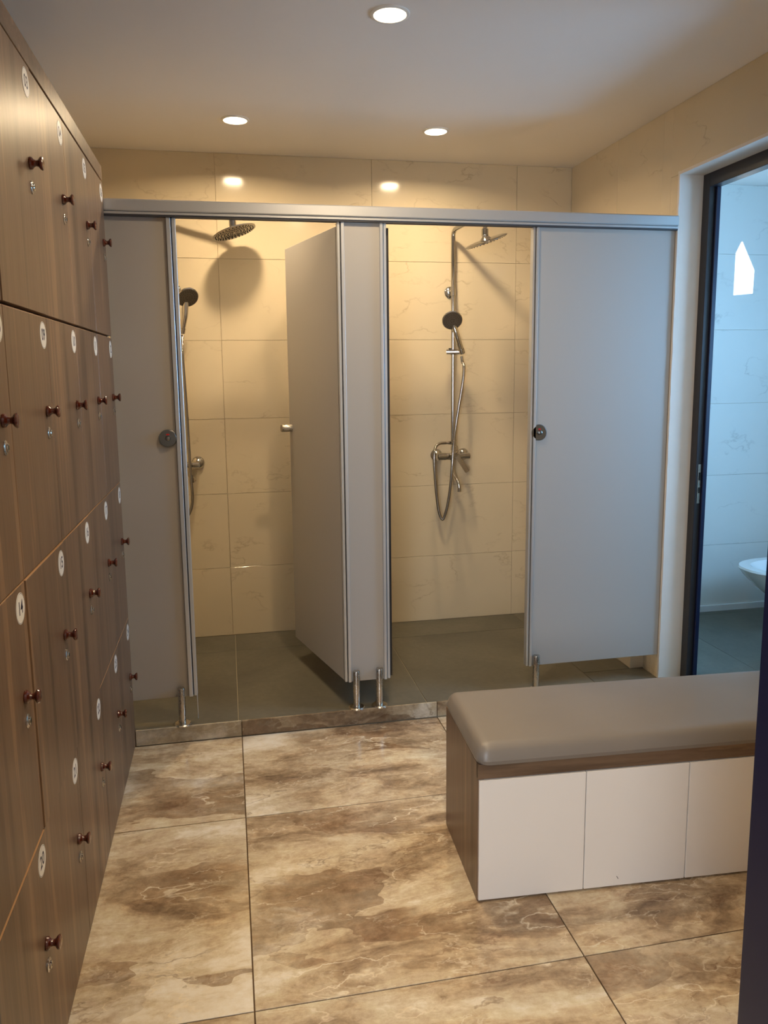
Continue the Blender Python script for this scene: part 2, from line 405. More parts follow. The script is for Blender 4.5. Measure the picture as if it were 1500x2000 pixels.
# white plastered reveals of the doorway: rough edged
def reveal(name, x0, x1, a, b, fixed, which):
    mb = MB(); n = 60; rr = random.Random(3)
    f, bk = [], []
    for i in range(n + 1):
        t = a + (b - a) * i / n
        e = rr.uniform(0, 0.004) if which == 'jamb' else rr.uniform(0, 0.003)
        if which == 'jamb':   # faces -y
            mb.v += [(x0 + rr.uniform(-0.0005, 0.0015), fixed, t), (x1 + e, fixed, t), (x0, fixed + 0.012, t), (x1 + 0.004, fixed + 0.012, t)]
        else:                 # soffit, faces -z
            mb.v += [(x0, t, fixed), (x1 + e, t, fixed), (x0, t, fixed + 0.012), (x1 + 0.004, t, fixed + 0.012)]
    for i in range(n):
        p, q = 4 * i, 4 * i + 4
        mb.face((p, p + 1, q + 1, q)); mb.face((p, q, q + 2, p + 2)); mb.face((p + 1, p + 3, q + 3, q + 1)); mb.face((p + 2, q + 2, q + 3, p + 3))
    e = 4 * n; mb.face((0, 2, 3, 1)); mb.face((e, e + 1, e + 3, e + 2))
    return mb.build(name, M['jamb'], **ST)
reveal('trim_2', XR - 0.002, XD1, 0.0, ZD + 0.012, YD1 - 0.004, 'jamb')
reveal('trim_3', XR - 0.002, XD1, YD0, YD1 - 0.004, ZD - 0.002, 'soffit')
B(XR, XD1, YD0 - 0.004, YD0 + 0.008, 0, ZD).build('trim_4', M['jamb'], **ST)
# front wall with the entrance the photographer stands in
wf = MB(); EX0, EX1, EZ = -0.263, 0.632, 2.10
wf.box(XW - 0.1, EX0 - 0.06, 0.70, 0.845, 0, ZC); wf.box(EX1 + 0.06, XD1, 0.70, 0.845, 0, ZC); wf.box(EX0 - 0.06, EX1 + 0.06, 0.70, 0.845, EZ + 0.06, ZC)
wf.build('wall_front', M['corridor'], **ST)
d2 = bpy.data.objects.new('door_2', None); COL.objects.link(d2); d2['kind'] = 'structure'; d2.location = (EX0, 0.75, 0)
def fr(name, x0, x1, y0, y1, z0, z1, mat, par, ch=0.004):
    l = par.location; return B(x0 - l.x, x1 - l.x, y0 - l.y, y1 - l.y, z0 - l.z, z1 - l.z, ch=ch).build(name, mat, par)
fr('frame_post', EX0 - 0.06, EX0, 0.735, 0.80, 0, EZ + 0.06, M['navy'], d2)
fr('frame_post', EX1, EX1 + 0.055, 0.735, 0.80, 0, EZ + 0.06, M['navy'], d2)
fr('frame_stop', EX1 + 0.012, EX1 + 0.055, 0.690, 0.735, 0, EZ + 0.06, M['frame'], d2)
fr('frame_stop', EX0 - 0.055, EX0 - 0.012, 0.690, 0.735, 0, EZ + 0.06, M['frame'], d2)
fr('frame_head', EX0, EX1, 0.735, 0.80, EZ, EZ + 0.06, M['navy'], d2)
# corridor shell behind the camera
B(-1.7, -1.6, -1.9, 0.7, 0, ZC).build('wall_corridor_left', M['corridor'], **ST)
B(2.4, 2.5, -1.9, 0.7, 0, ZC).build('wall_corridor_right', M['corridor'], **ST)
B(-1.7, 2.5, -2.0, -1.9, 0, ZC).build('wall_corridor_back', M['corridor'], **ST)
B(XD1, 2.5, 0.6, 0.7, 0, ZC).build('wall_corridor_front', M['corridor'], **ST)
B(-1.7, XW - 0.1, 0.6, 0.7, 0, ZC).build('wall_corridor_side', M['corridor'], **ST)

# ---- toilet room seen through the doorway
TX, TY0, TY1, TZ, TF = 3.16, 1.55, 3.82, 2.408, 0.059
B(XD1, TX + 0.1, TY0 - 0.1, TY1 + 0.1, -0.12, TF).build('floor', M['grout_grey'], **ST)
ft = bpy.data.objects['floor.003'] if 'floor.003' in bpy.data.objects else None
tiles(ft, 'toilet_floor_tile', M['grey'], 2, TF + 0.003, brk(XD1 + 0.001, TX, 2.35, 0.78), brk(TY0, TY1, 2.2, 0.78), -0.0025, 0.001)
B(XD1, TX + 0.1, TY0 - 0.1, TY1 + 0.1, TZ, TZ + 0.1).build('ceiling', M['plaster'], **ST)
wtb = B(XD1, TX + 0.1, TY1 + T - 0.001, TY1 + 0.1, 0, TZ).build('wall_toilet_back', M['grout_wall'], **ST)
tiles(wtb, 'wall_tile', M['cream_cool'], 1, TY1, [XD1, 2.46, TX], [TF, 0.45, 0.85, 1.25, 1.65, 2.05, TZ], T, 0.0012)
B(XD1, TX, TY1 - 0.012, TY1, TF + 0.001, 0.098, ch=0.002).build('baseboard_toilet', M['base'], **ST)
B(XD1, TX + 0.1, TY0 - 0.1, TY0, 0, TZ).build('wall_toilet_front', M['cream_cool'], **ST)
# outer wall of the toilet room with an unseen opening added to shape the sun patch
patch = [(2.709, 1.834), (2.839, 1.845), (2.841, 1.968), (2.755, 2.125), (2.703, 2.022)]
hole = []
for x, z in patch:
    t = (TX - x) / SUN_DIR.x; hole.append((TY1 + SUN_DIR.y * t, z + SUN_DIR.z * t))
hy0, hy1 = min(h[0] for h in hole), max(h[0] for h in hole); hz0, hz1 = min(h[1] for h in hole), max(h[1] for h in hole)
wt = MB(); X1 = TX + 0.004
wt.box(TX, TX + 0.02, TY0 - 0.1, hy0, 0, TZ); wt.box(TX, TX + 0.02, hy1, TY1 + 0.1, 0, TZ)
wt.box(TX, TX + 0.02, hy0, hy1, 0, hz0); wt.box(TX, TX + 0.02, hy0, hy1, hz1, TZ)
wt.build('wall_toilet_right', M['cream_cool'], **ST)
sun_op = bpy.data.objects.new('sun_opening', None); COL.objects.link(sun_op); sun_op['kind'] = 'structure'; sun_op.location = (TX, (hy0 + hy1) / 2, hz0)  # made-up opening out of view, holds the strips that shape the sun patch
def mask_strip(pts):
    mb = MB(); n = len(pts)
    for dx in (0, 0.004):
        for y, z in pts: mb.v.append((dx, y - sun_op.location.y, z - sun_op.location.z))
    mb.face(range(n)); mb.face([n + i for i in range(n)][::-1])
    for i in range(n): j = (i + 1) % n; mb.face((i, j, n + j, n + i))
    mb.build('sun_mask', M['frame'], sun_op)  # unseen strip added to block the sun outside the patch outline
for i in range(5):
    a, b = hole[i], hole[(i + 1) % 5]
    # fill between polygon edge and the bounding rectangle
    cy, cz = (hy0 + hy1) / 2, (hz0 + hz1) / 2
    ny, nz = (b[1] - a[1]), -(b[0] - a[0])
    if ny * (cy - a[0]) + nz * (cz - a[1]) > 0: ny, nz = -ny, -nz
    L = math.hypot(ny, nz) or 1; k = 0.09 / L
    mask_strip([a, b, (b[0] + ny * k, b[1] + nz * k), (a[0] + ny * k, a[1] + nz * k)])
# door frame of the toilet room
d1 = bpy.data.objects.new('door_1', None); COL.objects.link(d1); d1['kind'] = 'structure'; d1.location = (XD1, YD1, 0)
fr('frame_post', XD1 - 0.001, 2.016, 2.950, YD1 + 0.01, 0, ZD + 0.01, M['frame'], d1, 0.002)
fr('frame_post', XD1 - 0.001, 2.016, YD0 - 0.01, YD0 + 0.045, 0, ZD + 0.01, M['frame'], d1, 0.002)
fr('frame_head', XD1 - 0.001, 2.016, YD0 + 0.045, 2.950, 2.177, ZD + 0.01, M['frame'], d1, 0.002)
fr('door_stop', 1.994, 2.014, 2.938, 2.950, TF, 2.177, M['navy'], d1, 0.002)
fr('threshold', XR + 0.001, XD1 - 0.001, YD0 + 0.01, YD1 - 0.01, -0.01, TF, M['grout_grey'], d1, 0.003)
sp = MB(); sp.box(0, 0.013, -0.0015, 0, 0.0, 0.17, ch=0.0003).mat = 1
sp.box(0.003, 0.011, -0.0025, -0.0012, 0.045, 0.070); sp.box(0.003, 0.011, -0.0025, -0.0012, 0.100, 0.135)
sp.build('strike_plate', [M['steel'], M['rubber']], d1, (1.978 - XD1, 2.950 - YD1, 0.865))

# wall-hung toilet
tl = thing('wall_hung_toilet', (TX, 3.41, TF), 'white ceramic wall-hung toilet bowl glimpsed through the doorway', 'toilet')
tb = MB(); n = 40; rings = []
for k, (z, sx, sy, dx) in enumerate([(0.055, 0.16, 0.07, -0.02), (0.10, 0.24, 0.11, -0.02), (0.17, 0.36, 0.15, 0), (0.25, 0.47, 0.175, 0), (0.315, 0.535, 0.187, 0), (0.352, 0.565, 0.19, 0), (0.362, 0.56, 0.187, 0), (0.362, 0.505, 0.145, -0.02), (0.33, 0.46, 0.12, -0.04), (0.24, 0.38, 0.09, -0.07), (0.16, 0.3, 0.05, -0.1)]):
    b = len(tb.v)
    for i in range(n):
        a = 2 * math.pi * i / n; cx_, sy_ = math.cos(a), math.sin(a)
        x = -0.012 - sx * (0.5 + 0.5 * cx_) + dx * (0.5 - 0.5 * cx_) ; y = sy * math.copysign(abs(sy_) ** 0.8, sy_)
        tb.v.append((min(x, -0.004), y, z))
    rings.append(b)
for a, b in zip(rings, rings[1:]): tb.bridge(a, b, n)
tb.face([rings[0] + i for i in range(n)]); tb.face([rings[-1] + i for i in range(n)])
tb.build('bowl', M['ceramic'], tl)
B(-0.006, 0, -0.12, 0.12, 0.92, 1.10, ch=0.002).build('flush_plate', M['steel'], tl)

# ================================================================ CEILING LIGHTS
LIGHTS = [((0.528, 2.44), 'lit round recessed downlight nearest the camera, at the top edge of the photo'),
          ((0.081, 3.505), 'lit round recessed downlight over the left shower stall'),
          ((0.968, 3.521), 'lit round recessed downlight over the right shower stall'),
          ((0.47, 1.36), 'lit round recessed downlight above the bench end of the room, out of frame'),
          ((0.44, 0.40), 'lit round recessed downlight over the entrance behind the camera')]
proto = None
for (x, y), lab in LIGHTS:
    ld = bpy.data.lights.new('downlight', 'AREA'); ld.shape = 'DISK'; ld.size = 0.094; ld.energy = LAMP_POWER * (1.0 if y > 2 else 0.62); ld.color = LAMP_COLOR; ld.spread = math.radians(160)
    lo_ = bpy.data.objects.new('downlight', ld); COL.objects.link(lo_); lo_.location = (x, y, ZC - 0.0065)
    if proto is None:
        root = thing('ceiling_downlight', (x, y, ZC), lab, 'light', 'round recessed ceiling downlights')
        r_ = MB().rev((0, 0, 0), (0, 0, -1), [(0.0, 0.060), (0.003, 0.060), (0.005, 0.056), (0.005, 0.050), (0.002, 0.050)], 40, caps=False).build('lamp_ring', M['trimring'], root)
        l_ = MB().rev((0, 0, -0.0025), (0, 0, -1), [(0, 0.0498), (0.0012, 0.047)], 40).build('diffuser', M['lamp'], root)
        proto = (root, [r_, l_])
    else:
        root = proto[0].copy(); COL.objects.link(root); root.location = (x, y, ZC); root['label'] = lab
        for c in proto[1]:
            d = c.copy(); COL.objects.link(d); d.parent = root

# ================================================================ LOCKERS
SEAM0, STEP = 1.5675, 0.3597
ys = [SEAM0 + STEP * k for k in range(-2, 4)] + [2.974]        # six columns
zs = [2.118, 1.5795, 1.0487, 0.5230, 0.006]          # four rows from the top
bank = thing('locker_bank', (XW, ys[0], 0), 'tall walnut-laminate bank of numbered lockers along the left wall', 'lockers')
def loc(x, y, z): return (x - XW, y - ys[0], z)
TH = 0.018
car = MB(); a = loc(XW + 0.002, ys[0], 0.0); b = loc(XL - TH - 0.001, ys[-1], 2.121)
car.box(a[0], b[0], 0, 0.016, 0, b[2]); car.box(a[0], b[0], b[1] - 0.016, b[1], 0, b[2])
car.box(a[0], a[0] + 0.006, 0.016, b[1] - 0.016, 0, b[2]); car.box(a[0], b[0], 0.016, b[1] - 0.016, b[2] - 0.016, b[2])
for z in zs[1:4]: car.box(a[0] + 0.006, b[0], 0.016, b[1] - 0.016, z - 0.008, z + 0.008)
for y in ys[1:-1]: car.box(a[0] + 0.006, b[0], y - ys[0] - 0.008, y - ys[0] + 0.008, 0.0, b[2] - 0.016)
car.build('carcass', M['walnut'], bank)
f0 = loc(0, 0, 0)
B(0.002, XL - XW + 0.001, 0, ys[-1] - ys[0], 2.122, 2.172, ch=0.001).build('top_fascia', M['walnut_h'], bank)

def text_faces(mb, body, size, place, shear=0.0):
    cu = bpy.data.curves.new('t', 'FONT'); cu.body = body; cu.size = size; cu.align_x = 'CENTER'; cu.align_y = 'CENTER'; cu.offset = size * 0.018
    cu.resolution_u = 3
    o = bpy.data.objects.new('t', cu); COL.objects.link(o)
    dg = bpy.context.evaluated_depsgraph_get(); me = bpy.data.meshes.new_from_object(o.evaluated_get(dg))
    base = len(mb.v)
    for v in me.vertices: mb.v.append(place(v.co.x, v.co.y))
    for p in me.polygons: mb.face([base + i for i in p.vertices])
    bpy.data.objects.remove(o); bpy.data.curves.remove(cu); bpy.data.meshes.remove(me)

knob_me = MB().rev((0, 0, 0), (1, 0, 0), [(0, 0.0125), (0.002, 0.0135), (0.006, 0.0125), (0.010, 0.0075), (0.014, 0.0062), (0.018, 0.0075), (0.0215, 0.0125), (0.025, 0.0148), (0.0275, 0.0135), (0.029, 0.008)], 20).mesh('knob', M['knob'])
lk = MB().rev((0, 0, 0), (1, 0, 0), [(0, 0.0140), (0.002, 0.0140), (0.0035, 0.0118), (0.004, 0.0080), (0.006, 0.0078), (0.0068, 0.0066)], 24); lk.mat = 1
lk.box(0.0066, 0.0072, -0.0009, 0.0009, -0.004, 0.004); lock_me = lk.mesh('keyhole_lock', [M['chrome'], M['rubber']])
door_cache = {}
for r in range(4):
    z1 = zs[r] - (0.0035 if r == 1 else 0.0015); z0 = zs[r + 1] + (0.0035 if r == 0 else 0.0015)
    for c in range(6):
        y0, y1 = ys[c] + 0.0013, ys[c + 1] - 0.0013; num = r * 6 + c + 1
        h, wd = z1 - z0, y1 - y0
        key = (r, round(wd, 3))
        if key not in door_cache:
            mb = MB(); mb.box(-TH, 0, -wd / 2, wd / 2, -h / 2, h / 2 - 0.0006, ch=0.0007); mb.mat = 1
            mb.box(-TH + 0.001, -0.0006, -wd / 2 + 0.0006, wd / 2 - 0.0006, h / 2 - 0.0007, h / 2)
            door_cache[key] = mb.mesh('door', [M['walnut'], M['edge']])
        slack = {9: 0.0, 15: 0.003, 3: 0.002, 16: 0.0015, 20: 0.002}.get(num, 0.0)
        d = link('door', door_cache[key], bank, loc(XL + slack, (y0 + y1) / 2, (z0 + z1) / 2), label='locker door numbered %02d' % num)
        top, far = h / 2, wd / 2
        link('knob', knob_me, d, (0.0, far - 0.058, zs[r] - z0 - h / 2 - 0.216))
        link('keyhole_lock', lock_me, d, (0.0, far - 0.055, zs[r] - z0 - h / 2 - 0.266))
        st = MB(); st.rev((0, 0, 0), (1, 0, 0), [(0, 0.0305), (0.0006, 0.0305)], 32)
        st.mat = 1
        rr0 = st.ring((0.00065, 0, 0), (1, 0, 0), 0.0292, 40); rr1 = st.ring((0.00065, 0, 0), (1, 0, 0), 0.0284, 40); st.bridge(rr0, rr1, 40, False)
        text_faces(st, '%02d' % num, 0.037, lambda x, y: (0.0008, x * 0.92, y * 1.0))
        st.build('number_sticker', [M['sticker'], M['ink']], d, (0.0, far - 0.041, zs[r] - z0 - h / 2 - 0.045))

# ================================================================ SHOWER PARTITION
part = thing('shower_partition', (0.53, YP, ZS), 'light grey laminate shower cubicle front with aluminium head rail on steel feet', 'partition')
PX, PY, PZ = part.location
def pb(name, x0, x1, y0, y1, z0, z1, mat, ch=0.0, **k): return B(x0 - PX, x1 - PX, y0 - PY, y1 - PY, z0 - PZ, z1 - PZ, ch=ch).build(name, mat, part, **k)
ZPB, ZRT, ZRB = 0.171, 2.067, 2.0216
PXL = XL - 0.008
def panel(x0, x1):
    pb('panel', x0, x1, YP - 0.004, YP + 0.008, ZPB, 2.016, M['panel'], 0.001)
panel(PXL, -0.190); panel(0.452, 0.612); panel(1.244, XR - 0.003)
# head rail: a hollow aluminium section with a lower lip
pb('head_rail', PXL, XR - 0.002, YP - 0.030, YP + 0.022, ZRB + 0.004, ZRT, M['alu'], 0.004)
pb('rail_lip', PXL, XR - 0.002, YP - 0.024, YP + 0.016, ZRB - 0.006, ZRB + 0.003, M['alu'], 0.001)
pb('rail_seal', PXL, XR - 0.002, YP - 0.020, YP + 0.012, ZRB - 0.012, ZRB - 0.006, M['seal'], 0.0)
def profile(xa, xb, side):
    """vertical edge profile xa..xb; side=+1: opening lies at +x"""
    w_ = xb - xa
    mb = MB()
    if side > 0:
        mb.box(xa - PX, xa + w_ * 0.48 - PX, -0.014, 0.016, ZPB - PZ, ZRB - 0.012 - PZ, 0.0015)
        mb.box(xa + w_ * 0.60 - PX, xb - PX, -0.010, 0.020, ZPB + 0.002 - PZ, ZRB - 0.012 - PZ, 0.0015)
    else:
        mb.box(xb - w_ * 0.48 - PX, xb - PX, -0.014, 0.016, ZPB - PZ, ZRB - 0.012 - PZ, 0.0015)
        mb.box(xa - PX, xb - w_ * 0.60 - PX, -0.010, 0.020, ZPB + 0.002 - PZ, ZRB - 0.012 - PZ, 0.0015)
    mb.mat = 1; mb.box(xa + w_ * 0.3 - PX, xb - w_ * 0.3 - PX, -0.002, 0.012, ZPB + 0.003 - PZ, ZRB - 0.013 - PZ)
    mb.build('edge_profile', [M['alu'], M['seal']], part)
profile(-0.193, -0.160, 1); profile(0.436, 0.463, -1); profile(0.601, 0.627, 1); profile(1.229, 1.254, -1)
def foot(x, ztop):
    mb = MB().rev((0, 0, 0.0075), (0, 0, 1), [(0, 0.0138), (0.040, 0.0138), (0.0402, 0.0142), (ztop - ZS - 0.0115, 0.0142), (ztop - ZS - 0.0085, 0.0128)], 28)
    f_ = mb.build('foot', M['steel'], part, (x - PX, -0.022, 0.0))
    MB().rev((0, 0, 0), (0, 0, 1), [(0, 0.034), (0.004, 0.034), (0.0075, 0.030), (0.009, 0.017)], 32).build('base_plate', M['steel'], f_)
foot(-0.222, 0.216); foot(0.481, 0.224); foot(0.578, 0.226); foot(1.270, 0.224)
MB().cyl((-0.163 - PX, 0.012, 0.004), (-0.163 - PX, 0.012, ZPB - PZ + 0.004), 0.0022, n=10).build('seal_strip_end', M['alu'], part)
def lock_disc(x, z):
    mb = MB().rev((0, 0, 0), (0, -1, 0), [(0, 0.0335), (0.006, 0.0335), (0.0095, 0.030), (0.0095, 0.010), (0.012, 0.010), (0.020, 0.0085), (0.022, 0.005)], 36)
    d = mb.build('lock_rosette', M['rosette'], part, (x - PX, YP - 0.0045 - PY, z - PZ))
    k = MB(); a_ = k.ring((0, -0.0100, 0.0145), (0, -1, 0), 0.0065, 20, 0.0030); k.face(range(a_, a_ + 20)); b_ = k.ring((0, -0.0094, 0.0145), (0, -1, 0), 0.0065, 20, 0.0030); k.bridge(a_, b_, 20)
    k.build('occupied_indicator', M['red'], d)
lock_disc(-0.224, 1.204); lock_disc(1.269, 1.187)

# divider between the stalls
dvp = B(-0.006, 0.006, 0, YB - YP - 0.010, 0, 1.998 - ZPB, ch=0.001).build('divider_panel', M['panel'], None, (0.540, YP + 0.009, ZPB),
    label='grey laminate divider panel between the two shower stalls', category='panel')

# doors
def shower_door(x, y, ang, label, knob):
    """hinge at local origin; the leaf runs along local +x; local -y is the outer face"""
    t = thing('shower_door', (x, y, ZPB), label, 'door', rz=ang)
    L, H_ = 0.595, 1.998 - ZPB
    mb = MB(); mb.box(0, L, -0.006, 0.006, 0, H_, ch=0.001); mb.build('door_leaf', M['panel'], t)
    e = MB(); e.box(-0.0015, 0.0, -0.0055, 0.0055, 0.001, H_ - 0.001); e.build('dark_edge', M['core'], t, label='black laminate core edge')
    for z in ((0.25, 1.665 - ZPB) if knob > 0 else ()):
        hb = MB(); hb.box(-0.0075, -0.0016, -0.004, 0.004, z, z + 0.038, ch=0.0008); hb.box(-0.0075, -0.0016, -0.004, 0.004, z + 0.082, z + 0.120, ch=0.0008)
        hb.mat = 1; hb.cyl((-0.0045, 0.0, z + 0.038), (-0.0045, 0.0, z + 0.082), 0.0032, n=14)
        hb.build('hinge', [M['rubber'], M['steel']], t)
    if knob:
        k = MB().rev((0, 0, 0), (0, knob, 0), [(0, 0.0175), (0.030, 0.0175), (0.0305, 0.0172), (0.048, 0.0172), (0.050, 0.0155)], 28)
        k.build('knob', M['steel'], t, (L - 0.025, 0.006 * knob, 1.191 - ZPB))
    return t
ang1 = math.atan2(3.618 - 3.03, 0.286 - 0.440)
shower_door(0.4405, 3.033, ang1, 'open grey laminate door swung into the left shower stall, seen face on', 1)
shower_door(0.6372, 3.036, math.radians(90.6), 'open grey laminate door of the right stall, seen edge on as a dark line', -1)

# ================================================================ SHOWER SETS
def shower_set(rx, zoff, disc, disc_tilt, disc_pitch, disc_r, hand_c, hand_base, hose, label, hand_n, zt=2.205, rise=0.0):
    ry = 3.962
    t = thing('shower_column', (rx, YB, ZS), label, 'shower', 'chrome shower columns on the back wall')
    def L_(p): return Vector((p[0] - rx, p[1] - YB, p[2] - ZS))
    za = 0.993 + zoff * 0.1
    dc = Vector(disc); end = Vector((dc.x - 0.006, dc.y, zt + rise))
    e0 = Vector((rx, ry, zt)); dirv = (end - e0).normalized()
    pts = [Vector((rx, ry, za + 0.055)), Vector((rx, ry, zt - 0.035))]
    for k in range(7):
        a = math.pi / 2 * k / 6; pts.append(Vector((rx, ry, zt - 0.030)) + dirv * 0.030 * (1 - math.cos(a)) + Vector((0, 0, 0.030 * math.sin(a))))
    for k in range(7):
        a = math.pi / 2 * k / 6; pts.append(end - dirv * 0.03 + dirv * 0.03 * math.sin(a) + Vector((0, 0, -0.03 * (1 - math.cos(a)))))
    pts.append(Vector((end.x, end.y, dc.z + 0.052)))
    MB().tube([L_(p) for p in pts], 0.0112, 20, 1).build('riser_pipe', M['chrome'], t)
    # overhead shower: thin disc with ball joint, nozzles below
    mt = Matrix.Rotation(disc_pitch, 3, 'X') @ Matrix.Rotation(-disc_tilt, 3, 'Y'); ax = mt @ Vector((0, 0, 1)); cl = L_(dc)
    oh = MB().rev(cl - ax * 0.003, ax, [(0, disc_r - 0.004), (0.0015, disc_r), (0.005, disc_r), (0.008, disc_r - 0.008), (0.011, 0.030), (0.020, 0.022), (0.026, 0.015)], 48)
    oh.rev(L_((end.x, end.y, dc.z + 0.016)), (0, 0, 1), [(0, 0.012), (0.010, 0.0165), (0.014, 0.0165), (0.040, 0.0165), (0.044, 0.012)], 24)
    oh = oh.build('overhead_shower', M['chrome'], t)
    nz = MB(); e1 = mt @ Vector((1, 0, 0)); e2 = mt @ Vector((0, 1, 0))
    for ring_i, (rad, cnt) in enumerate([(0.018, 6), (0.034, 12), (0.050, 18), (0.066, 24), (0.082, 30), (0.094, 34)]):
        if rad > disc_r - 0.008: continue
        for k in range(cnt):
            a = 2 * math.pi * k / cnt; c = cl - ax * 0.003 + e1 * (rad * math.cos(a)) + e2 * (rad * math.sin(a))
            nz.cyl(c, c - ax * 0.003, 0.0028, 0.0018, n=6)
    nz.build('nozzles', M['rubber'], oh, kind='stuff')
    # wall bracket
    zb = 1.856 + zoff
    MB().rev(L_((rx, YB, zb)), (0, -1, 0), [(0, 0.030), (0.004, 0.030), (0.010, 0.024), (0.014, 0.0105), (0.060, 0.0105)], 28).rev(L_((rx, ry, zb - 0.022)), (0, 0, 1), [(0, 0.0112), (0.001, 0.0150), (0.043, 0.0150), (0.044, 0.0112)], 20).build('wall_bracket', M['chrome'], t)
    # slider
    zl = hand_base[2] - 0.004; sx0 = -0.038
    sl = MB().cyl(L_((rx + sx0, ry - 0.008, zl)), L_((rx + 0.043, ry - 0.034, zl)), 0.0135, n=20)
    sl.cyl(L_((rx, ry, zl - 0.016)), L_((rx, ry, zl + 0.016)), 0.0165, n=20)
    sl.mat = 1; sl.cyl(L_((rx - 0.020, ry - 0.010, zl + 0.010)), L_((rx - 0.020, ry - 0.010, zl + 0.019)), 0.007, n=12); sl.mat = 0
    hb = Vector(hand_base); hc = Vector(hand_c); hd = (hc - hb).normalized()
    sl.cyl(L_(hb - hd * 0.014), L_(hb + hd * 0.010), 0.0145, 0.0160, n=20)
    sl.build('slider', [M['chrome'], M['rubber']], t)
    # hand shower
    nrm = Vector(hand_n).normalized()
    hs = MB(); neck = hc - hd * 0.036
    hs.tube([L_(hb - hd * 0.012), L_(hb + hd * 0.03), L_(hb + (neck - hb) * 0.6), L_(neck - nrm * 0.017), L_(hc - nrm * 0.020)], lambda s_: 0.0120 + 0.0032 * math.sin(min(1, s_ * 1.3) * math.pi * 0.5), 16, 5)
    hs.rev(L_(hc - nrm * 0.020), nrm, [(0, 0.022), (0.006, 0.042), (0.013, 0.0515), (0.019, 0.053), (0.022, 0.0505)], 36)
    hs = hs.build('hand_shower', M['chrome'], t)
    face = MB().rev(L_(hc + nrm * 0.0022), nrm, [(0, 0.0495), (0.0010, 0.0485), (0.0010, 0.026), (0.0022, 0.025), (0.0022, 0.018), (0.0010, 0.017)], 36)
    face.build('spray_face', M['nozzle'], hs)
    fz = MB(); e1 = nrm.cross(Vector((0, 0, 1))).normalized(); e2 = nrm.cross(e1)
    for rad, cnt in ((0.009, 5), (0.0215, 10), (0.032, 18), (0.041, 24)):
        for k in range(cnt):
            a = 2 * math.pi * k / cnt; c = L_(hc + nrm * 0.0030) + e1 * (rad * math.cos(a)) + e2 * (rad * math.sin(a)); fz.cyl(c, c + nrm * 0.0022, 0.0018, 0.0012, n=6)
    fz.build('nozzles', M['rubber'], hs, kind='stuff')
    MB().tube([L_(p) for p in hose], 0.0076, 12, 5).build('hose', M['hose'], t)
    # mixer
    mx = MB(); my = ry - 0.034
    mx.rev(L_((rx - 0.100, my, za)), (1, 0, 0), [(0, 0.010), (0.002, 0.017), (0.008, 0.0225), (0.012, 0.0225), (0.013, 0.0205), (0.050, 0.0205), (0.051, 0.019), (0.115, 0.019), (0.117, 0.0215), (0.125, 0.0215)], 28)
    mx.cyl(L_((rx + 0.012, my, za)), L_((rx + 0.082, my, za)), 0.0165, n=20)
    for ex in (-0.075, 0.075): mx.cyl(L_((rx + ex, my, za)), L_((rx + ex, YB - 0.004, za)), 0.0135, n=18)
    mx.rev(L_((rx, my + 0.004, za)), (0, 0, 1), [(0, 0.016), (0.030, 0.016), (0.034, 0.020), (0.052, 0.020), (0.060, 0.014)], 20)
    mx.tube([L_((rx, my + 0.004, za + 0.045)), L_((rx, my + 0.018, za + 0.055)), L_((rx, ry, za + 0.062))], 0.011, 14, 4)
    mx.rev(L_((rx - 0.012, my, za + 0.073)), (-1, 0, 0), [(0, 0.0095), (0.022, 0.0095), (0.024, 0.0075), (0.036, 0.0072)], 16)
    mx.cyl(L_((rx, my, za + 0.056)), L_((rx, my, za + 0.088)), 0.0125, n=16)
    mxo = mx.build('mixer_body', M['chrome'], t)
    for ex in (-0.075, 0.075):
        MB().rev(L_((rx + ex, YB, za)), (0, -1, 0), [(0, 0.033), (0.003, 0.033), (0.012, 0.027), (0.020, 0.016), (0.022, 0.0136)], 28).build('escutcheon', M['chrome'], t)
    lv = MB(); c = L_((rx + 0.008, my - 0.020, za))
    lv.rev(c + Vector((0, 0.022, 0)), (0, -1, 0), [(0, 0.019), (0.016, 0.019), (0.022, 0.016)], 24)
    dirl = Vector((0.52, -0.22, -0.82)).normalized(); side = dirl.cross(Vector((0, 1, 0))).normalized(); th_ = dirl.cross(side)
    b0 = len(lv.v)
    for d_, wd_ in ((0.0, 0.013), (0.04, 0.011), (0.098, 0.0115)):
        for sg, tt in ((-1, -1), (1, -1), (1, 1), (-1, 1)): lv.v.append(tuple(c + dirl * d_ + side * (wd_ * sg) + th_ * (0.0038 * tt)))
    for k in (0, 4):
        for i in range(4): j = (i + 1) % 4; lv.face((b0 + k + i, b0 + k + j, b0 + k + 4 + j, b0 + k + 4 + i))
    lv.face([b0 + i for i in range(4)]); lv.face([b0 + 8 + i for i in range(4)])
    lv.build('mixer_lever', M['chrome'], t)
    MB().tube([L_((rx - 0.014, my, za - 0.015)), L_((rx - 0.012, my - 0.004, za - 0.075)), L_((rx - 0.008, my - 0.030, za - 0.105)), L_((rx + 0.002, my - 0.058, za - 0.130)), L_((rx + 0.006, my - 0.066, za - 0.158)), L_((rx + 0.006, my - 0.066, za - 0.182))], 0.0098, 16, 5).build('spout', M['chrome'], t)
    return t

